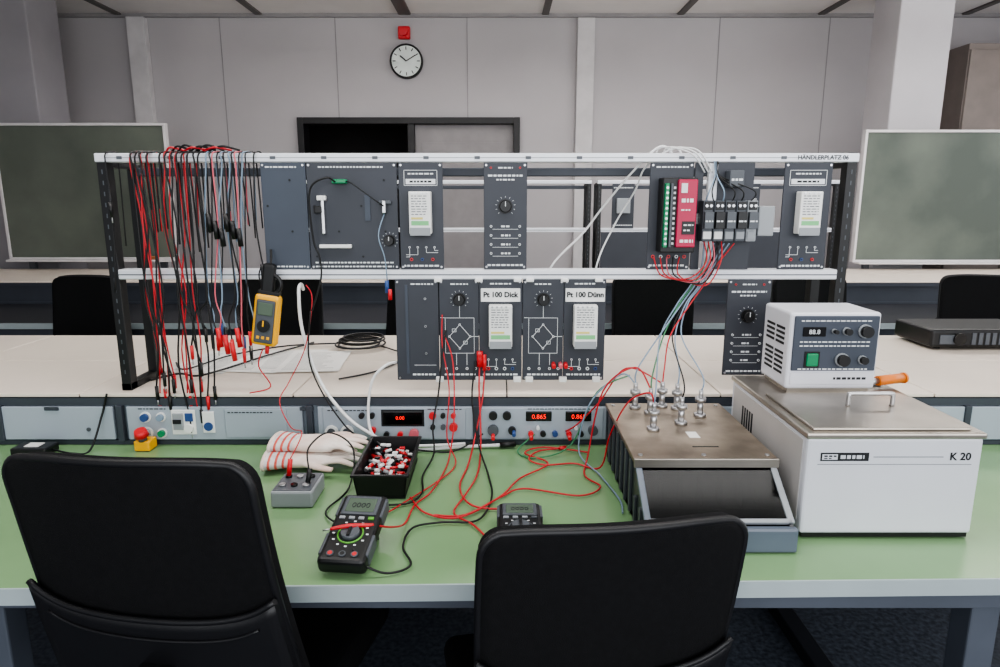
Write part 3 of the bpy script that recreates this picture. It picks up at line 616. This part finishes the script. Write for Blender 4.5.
b.tube([(-0.155,1.875,1.09),(-0.165,1.85,1.02),(-0.175,1.83,0.92),(-0.19,1.80,0.83),(-0.185,1.76,0.762),(-0.20,1.62,0.757),(-0.19,1.52,0.757),(-0.215,1.46,0.757),(-0.28,1.45,0.757)],r,'rubber')
b.tube([(-0.07,1.87,1.0),(-0.08,1.83,0.90),(-0.06,1.78,0.78),(-0.03,1.62,0.757),(-0.02,1.49,0.757),(-0.05,1.375,0.757),(-0.13,1.365,0.757),(-0.19,1.34,0.757),(-0.20,1.26,0.757),(-0.175,1.19,0.757),(-0.215,1.160,0.757),(-0.26,1.160,0.775),(-0.283,1.172,0.80)],r,'rubber')
b.tube([(-0.215,1.49,0.757),(-0.17,1.41,0.757),(-0.09,1.385,0.759),(0.0,1.49,0.759),(0.05,1.60,0.757),(0.13,1.70,0.757),(0.07,1.775,0.757),(0.13,1.82,0.757),(0.25,1.78,0.757)],r,'red')
b.tube([(-0.165,1.878,1.135),(-0.165,1.86,1.05),(-0.145,1.83,0.93),(-0.15,1.79,0.80),(-0.12,1.70,0.757),(-0.16,1.58,0.757),(-0.24,1.44,0.757),(-0.27,1.38,0.758),(-0.25,1.34,0.758)],0.0018,'red')
b.tube([(-0.53,1.84,1.15),(-0.54,1.84,1.0),(-0.47,1.82,0.86),(-0.38,1.79,0.79),(-0.20,1.79,0.757),(-0.12,1.80,0.757),(-0.05,1.84,0.79)],r,'rubber')
for (x,m) in ((0.155,'redd'),(0.175,'pink'),(0.19,'redd')): b.cyl((x,1.884,0.99),(x,1.86,0.985),0.006,m,seg=10)
for (x,z,m) in ((-0.02,0.79,'redd'),(0.04,0.80,'blue'),(0.09,0.79,'redd'),(0.2,0.79,'redd')):
    b.cyl((x,1.85,z),(x,1.81,z-0.004),0.0055,m,seg=10)
b.cyl((0.17,1.81,0.757),(0.19,1.82,0.757),0.005,'redd'); b.done()
b=B('white_sensor_cable')
b.tube([(-0.575,1.935,1.20),(-0.570,1.90,1.22),(-0.566,1.86,1.20),(-0.56,1.855,1.09),(-0.516,1.845,0.948),(-0.44,1.825,0.849),(-0.36,1.80,0.80),(-0.28,1.79,0.762),(-0.117,1.82,0.758),(0.0,1.825,0.762)],0.0048,'whitec',seg=10)
b.cyl((0.0,1.825,0.762),(0.045,1.828,0.765),0.009,'black',seg=12)
b.tube([(-0.305,1.90,0.99),(-0.33,1.855,0.99),(-0.365,1.84,0.95),(-0.378,1.83,0.86),(-0.36,1.80,0.80),(-0.30,1.79,0.775),(-0.2,1.80,0.77),(-0.1,1.815,0.77)],0.0040,'whitec',seg=10)
b.done()
b=B('white_network_cable')
b.tube([(0.50,1.94,1.55),(0.47,1.92,1.595),(0.43,1.90,1.595),(0.37,1.93,1.53),(0.30,1.96,1.44),(0.24,1.96,1.36),(0.16,1.95,1.28),(0.12,1.96,1.2)],0.003,'whitec')
b.tube([(0.52,1.94,1.55),(0.49,1.92,1.598),(0.41,1.92,1.55),(0.385,1.95,1.48),(0.33,1.96,1.38),(0.28,1.96,1.25),(0.26,2.0,1.0),(0.28,2.05,0.912)],0.0025,'whitec')
b.done()

# ---------------------------------------------------------------- thermostat bath
b=B('thermostat_bath'); x0,x1,y0,y1=0.636,1.0,1.305,1.76
b.box(x0,x1,y0,y1,0.762,0.975,'bath',0.006,2); b.box(x0-0.0012,x0,y0+0.02,y1-0.02,0.785,0.965,'bathside')
b.box(x0+0.006,x1-0.006,y0+0.003,y1-0.01,0.753,0.764,'blackg')
for x in (x0+0.04,x1-0.04):
    for yy in (y0+0.04,y1-0.04): b.cyl((x,yy,0.7512),(x,yy,0.762),0.018,'black')
b.box(x0-0.004,x1+0.004,y0-0.004,y1+0.004,0.974,0.987,'lid',0.004,2); b.box(x0+0.015,x1-0.02,y0+0.012,1.575,0.987,0.993,'lid',0.003,2)
b.tube([(0.80,1.47,0.993),(0.80,1.47,1.018),(0.806,1.47,1.022),(0.855,1.47,1.022),(0.895,1.47,1.022),(0.901,1.47,1.018),(0.901,1.47,0.993)],0.005,'silver',seg=10,sub=4)
b.text('K 20',(0.955,y0-0.0008,0.935),0.023,'inkd',bold=0.0005); b.box(0.665,0.765,y0-0.0012,y0,0.926,0.944,'inkd'); b.box(0.668,0.700,y0-0.0016,y0,0.929,0.941,'bath'); b.words(0.672,0.697,0.937,y0-0.0016,0.003,'inkd'); b.words(0.672,0.69,0.932,y0-0.0016,0.002,'inkd')
b.words(0.706,0.755,0.935,y0-0.0014,0.008,'bath')
b.box(0.775,0.92,y0-0.0008,y0,0.934,0.9352,'greyd'); b.box(0.66,0.98,y0-0.0008,y0,0.918,0.9188,'greyd')
for k in range(5): b.box(x0-0.0025,x0,1.60+k*0.016,1.607+k*0.016,0.83,0.93,'inkd')
hx0,hx1,hy0,hy1=0.704,0.926,1.59,1.75; hz0,hz1=0.998,1.19
b.box(hx0,hx1,hy0,hy1,hz0,hz1,'bath',0.008,3); b.box(hx0+0.01,hx1-0.01,hy0+0.01,hy1-0.01,0.985,hz0+0.002,'lid')
b.box(hx0+0.010,hx1-0.006,hy0-0.004,hy0+0.002,1.045,1.182,'panel2',0.003)
b.box(hx0+0.010,hx1-0.006,hy0-0.003,hy0+0.002,1.010,1.041,'bath',0.002)
yp=hy0-0.004
b.box(0.735,0.79,yp-0.003,yp,1.132,1.155,'blackg',0.001); b.text('88.8',(0.762,yp-0.0035,1.143),0.016,'ink')
b.box(0.748,0.776,yp-0.008,yp,1.058,1.09,'btn',0.003); b.box(0.744,0.780,yp-0.003,yp,1.054,1.094,'black')
for (x,z,rr) in ((0.885,1.145,0.014),(0.835,1.074,0.014),(0.885,1.074,0.009),(0.84,1.145,0.008),(0.81,1.145,0.005)): b.cyl((x,yp,z),(x,yp-0.006,z),rr*1.2,'grey',seg=20); b.cyl((x,yp-0.006,z),(x,yp-0.018,z),rr,'black',seg=20)
for k,z in enumerate((1.17,1.118,1.108,1.050)): b.words(0.73,0.90,z,yp,0.003)
b.words(0.82,0.90,1.026,hy0-0.003,0.006,'inkd')
for k in range(10):
    for q in (0,1):
        if k!=5: b.box(hx0-0.0015,hx0+0.002,hy0+0.025+q*0.06,hy0+0.073+q*0.06,1.03+k*0.0125,1.036+k*0.0125,'inkd')
b.box(0.93,0.985,1.66,1.70,0.987,1.0,'greyd',0.003); 
b.cyl((0.955,1.63,1.008),(1.03,1.65,1.010),0.0125,'orange',seg=18); b.cyl((0.93,1.623,1.007),(0.955,1.63,1.008),0.008,'silver'); b.cyl((1.03,1.65,1.010),(1.036,1.652,1.010),0.014,'orange',seg=18)
b.done()

# ---------------------------------------------------------------- things on cream top
b=B('document_stack')
for i in range(5):
    b.M=Matrix.Translation((-0.98+i*0.085,2.24+0.02*(i%2),0.9068+0.0008*i))@Matrix.Rotation(random.uniform(-.25,.25),4,'Z'); b.box(-0.105,0.105,-0.148,0.148,0,0.0006,'paper')
    for k in range(16): b.box(-0.085,random.uniform(0.02,0.085),0.12-k*0.016,0.122-k*0.016,0.0006,0.0008,'greyd')
b.done()
b=B('coiled_cable')
for k in range(5): b.ring((-0.53+random.uniform(-.02,.02),2.47+random.uniform(-.02,.02),0.916+k*0.007),0.085+random.uniform(-.012,.012),0.0035,'rubber',axis='Z',seg=36)
b.tube([(-0.45,2.45,0.916),(-0.40,2.40,0.915),(-0.33,2.3,0.911),(-0.40,2.1,0.911),(-0.5,2.0,0.911)],0.003,'rubber'); b.tube([(-0.62,2.5,0.916),(-0.8,2.45,0.917),(-0.95,2.3,0.917),(-1.02,2.1,0.917),(-1.1,2.2,0.914)],0.003,'rubber')
b.tube([(-1.08,1.99,0.911),(-1.02,2.05,0.915),(-0.95,2.02,0.916),(-0.90,2.1,0.916),(-0.82,2.3,0.917),(-0.72,2.52,0.915)],0.0035,'rubber'); b.done()
b=B('video_projector'); b.box(1.60,2.02,2.42,2.66,0.915,0.985,'black',0.012,3); b.box(1.63,1.72,2.415,2.424,0.93,0.965,'greyd',0.002)
for k in range(8): b.box(1.75+k*0.025,1.765+k*0.025,2.417,2.424,0.928,0.972,'greyd')
for x in (1.65,1.97):
    for yy in (2.46,2.62): b.cyl((x,yy,0.9065),(x,yy,0.917),0.012,'black')
b.cyl((1.70,2.42,0.95),(1.70,2.405,0.95),0.022,'blackg',seg=24); b.done()

# ---------------------------------------------------------------- chairs
def chair(X,Yv,rz,top,hw=0.217,wb=0.94,roll=0.0):
    b=B('office_chair'); H=0.50; zb=top-H
    def W(t):
        w=hw*(wb+(1-wb)*math.sin(min(1,t*1.15)*math.pi/2))
        if t>0.91:
            q=(t-0.91)/0.09; w-=0.036*(1-math.sqrt(max(0,1-q*q)))
        if t<0.10:
            q=(0.10-t)/0.10; w-=0.05*(1-math.sqrt(max(0,1-q*q)))
        return w
    def yb(u,t): return -0.180-0.085*t+0.026*u*u-0.009*math.sin(t*math.pi)
    def P(uu,t,off=0,k=1.0):
        u=uu*2-1; x=u*W(t)*k; dz=t*H-0.008*abs(u)**4*max(0,(t-0.8)/0.2)
        return Vector((x-roll*dz,yb(u,t)+off,zb+dz+roll*x))
    TT=[0,0.004,0.012,0.03,0.06,0.1]+[0.1+0.8*i/16 for i in range(1,17)]+[0.93,0.955,0.975,0.99,0.997,0.9995]
    nt=len(TT)-1
    b.surf(lambda a,c:P(a,TT[round(c*nt)]),20,nt,0.034,'fabric')
    pts=[P(0,t,0.006) for t in TT]+[P(i/20,0.9995,0.006) for i in range(1,21)]+[P(1,t,0.006) for t in TT[::-1]]+[P(1-i/20,0,0.006) for i in range(1,20)]
    out=[pts[0]]
    for p in pts[1:]:
        if (p-out[-1]).length>0.0015: out.append(p)
    b.sweep(out,0.0075,'shell',8,True)
    def tt(u): return 0.44+0.07*abs(u)**5-0.015*math.cos(u*math.pi/2)
    b.surf(lambda a,c:P(a,0.02+c*(tt(a*2-1)-0.02),-0.016,1.03),24,10,0.012,'shell')
    b.tube([P(i/16,tt(i/8-1),-0.012,1.03) for i in range(17)],0.0055,'shell',seg=8,sub=2)
    b.tube([P(0.06+0.88*i/16,tt((i/8-1)*0.9)-0.075,-0.018,1.0) for i in range(17)],0.003,'shell',seg=8,sub=2)
    seat=zb-0.06
    b.tube([(0,-0.225,zb+0.12),(0,-0.235,zb+0.03),(0,-0.20,seat-0.03),(0,-0.10,seat-0.055),(0,0.02,seat-0.055)],[0.03,0.032,0.032,0.03,0.028],'shell',seg=12)
    b.box(-0.235,0.235,-0.17,0.27,seat-0.03,seat+0.04,'fabric',0.030,4); b.box(-0.215,0.215,-0.15,0.25,seat-0.045,seat-0.028,'shell',0.006)
    b.box(-0.09,0.09,-0.08,0.12,seat-0.085,seat-0.044,'shell',0.01)
    b.cyl((0,0.02,0.12),(0,0.02,seat-0.08),0.026,'shell',seg=20); b.cyl((0,0.02,seat-0.22),(0,0.02,seat-0.08),0.018,'silver')
    b.cyl((0,0.02,0.07),(0,0.02,0.13),0.045,'shell',seg=20)
    for i in range(5):
        a=2*math.pi*i/5+0.3; ex,ey=math.cos(a)*0.29,0.02+math.sin(a)*0.29
        b.tube([(math.cos(a)*0.03,0.02+math.sin(a)*0.03,0.105),(math.cos(a)*0.16,0.02+math.sin(a)*0.16,0.095),(ex,ey,0.07)],[0.026,0.02,0.016],'shell',seg=10)
        b.cyl((ex,ey,0.05),(ex,ey,0.08),0.009,'silver')
        dx,dy=-math.sin(a)*0.012,math.cos(a)*0.012
        b.cyl((ex-2*dx,ey-2*dy,0.028),(ex-0.6*dx,ey-0.6*dy,0.028),0.027,'black',seg=18); b.cyl((ex+0.6*dx,ey+0.6*dy,0.028),(ex+2*dx,ey+2*dy,0.028),0.027,'black',seg=18)
        b.box(ex-0.01,ex+0.01,ey-0.01,ey+0.01,0.02,0.055,'shell',0.002)
    return b.done((X,Yv,0.001),rz)
chair(-0.543,1.230,-0.20,1.054,0.228,1.07,0.045); chair(0.140,1.225,0.18,0.945,0.227,0.91,-0.025)
ref=chair(-2.3,3.42,math.pi-0.2,1.04)
for (x,r_,yy) in ((-1.16,math.pi+0.25,3.45),(-0.55,math.pi-0.5,3.55),(0.82,math.pi-0.1,3.42),(1.75,math.pi+0.15,3.47),(2.62,math.pi-0.3,3.45)):
    o=ref.copy(); o.location=(x,yy,0.001); o.rotation_euler.z=r_; COL.objects.link(o)

# ---------------------------------------------------------------- lights
def area(n,loc,rot,sx,sy,e,c=(1,1,1)):
    l=bpy.data.lights.new(n,'AREA'); l.shape='RECTANGLE'; l.size=sx; l.size_y=sy; l.energy=e; l.color=c
    o=bpy.data.objects.new(n,l); o.location=loc; o.rotation_euler=rot; COL.objects.link(o); return o
for i,(x,yv) in enumerate(((-2.0,1.2),(2.0,1.2),(-2.0,4.2),(0.6,4.2),(3.2,4.2))):
    b=B('added_pendant'); b.box(x-0.65,x+0.65,yv-0.10,yv+0.10,2.72,2.77,'white',0.005); b.box(x-0.62,x+0.62,yv-0.08,yv+0.08,2.714,2.721,'fillglow')  # unseen housings above the view, added to go with the fill lights
    for q in (-0.5,0.5): b.cyl((x+q,yv,2.77),(x+q,yv,3.1),0.003,'greyd',seg=8)
    b.done()
area('fill_up_far',(0.6,4.6,2.80),(math.pi,0,0),7.0,0.3,62,(1.0,0.98,0.97))  # added upward fill that brightens the ceiling
area('fill_front',(1.3,-1.6,1.9),(math.radians(84),0,0),6,1.8,120,(0.96,0.98,1.0))  # added soft fill from the open camera side; no window is built
area('fill_down_near',(0,1.4,2.70),(0,0,0),4.0,0.5,40,(1.0,0.98,0.96))  # added overhead fill above the near bench, out of view
area('fill_down_far',(0.9,4.0,2.70),(0,0,0),5.5,0.5,68,(1.0,0.98,0.97))  # added overhead fill for the rear of the room, out of view
area('fill_right',(5.1,3.0,1.9),(math.radians(90),0,math.radians(90)),4,1.4,70,(0.95,0.97,1.0))  # added side fill in front of the solid right wall, no opening there
w=bpy.data.worlds.new('world'); S.world=w; w.use_nodes=True
bg=w.node_tree.nodes['Background']; bg.inputs[0].default_value=(0.88,0.92,1.0,1); bg.inputs[1].default_value=0.64

cam=bpy.data.cameras.new('camera'); cam.lens=24; cam.sensor_width=36; cam.clip_start=0.02
co=bpy.data.objects.new('camera',cam); co.location=(0,0,1.46); co.rotation_euler=(math.radians(90-11.44),0,0); COL.objects.link(co); S.camera=co
try: S.view_settings.look='AgX - Medium High Contrast'
except Exception as ex: print(ex)
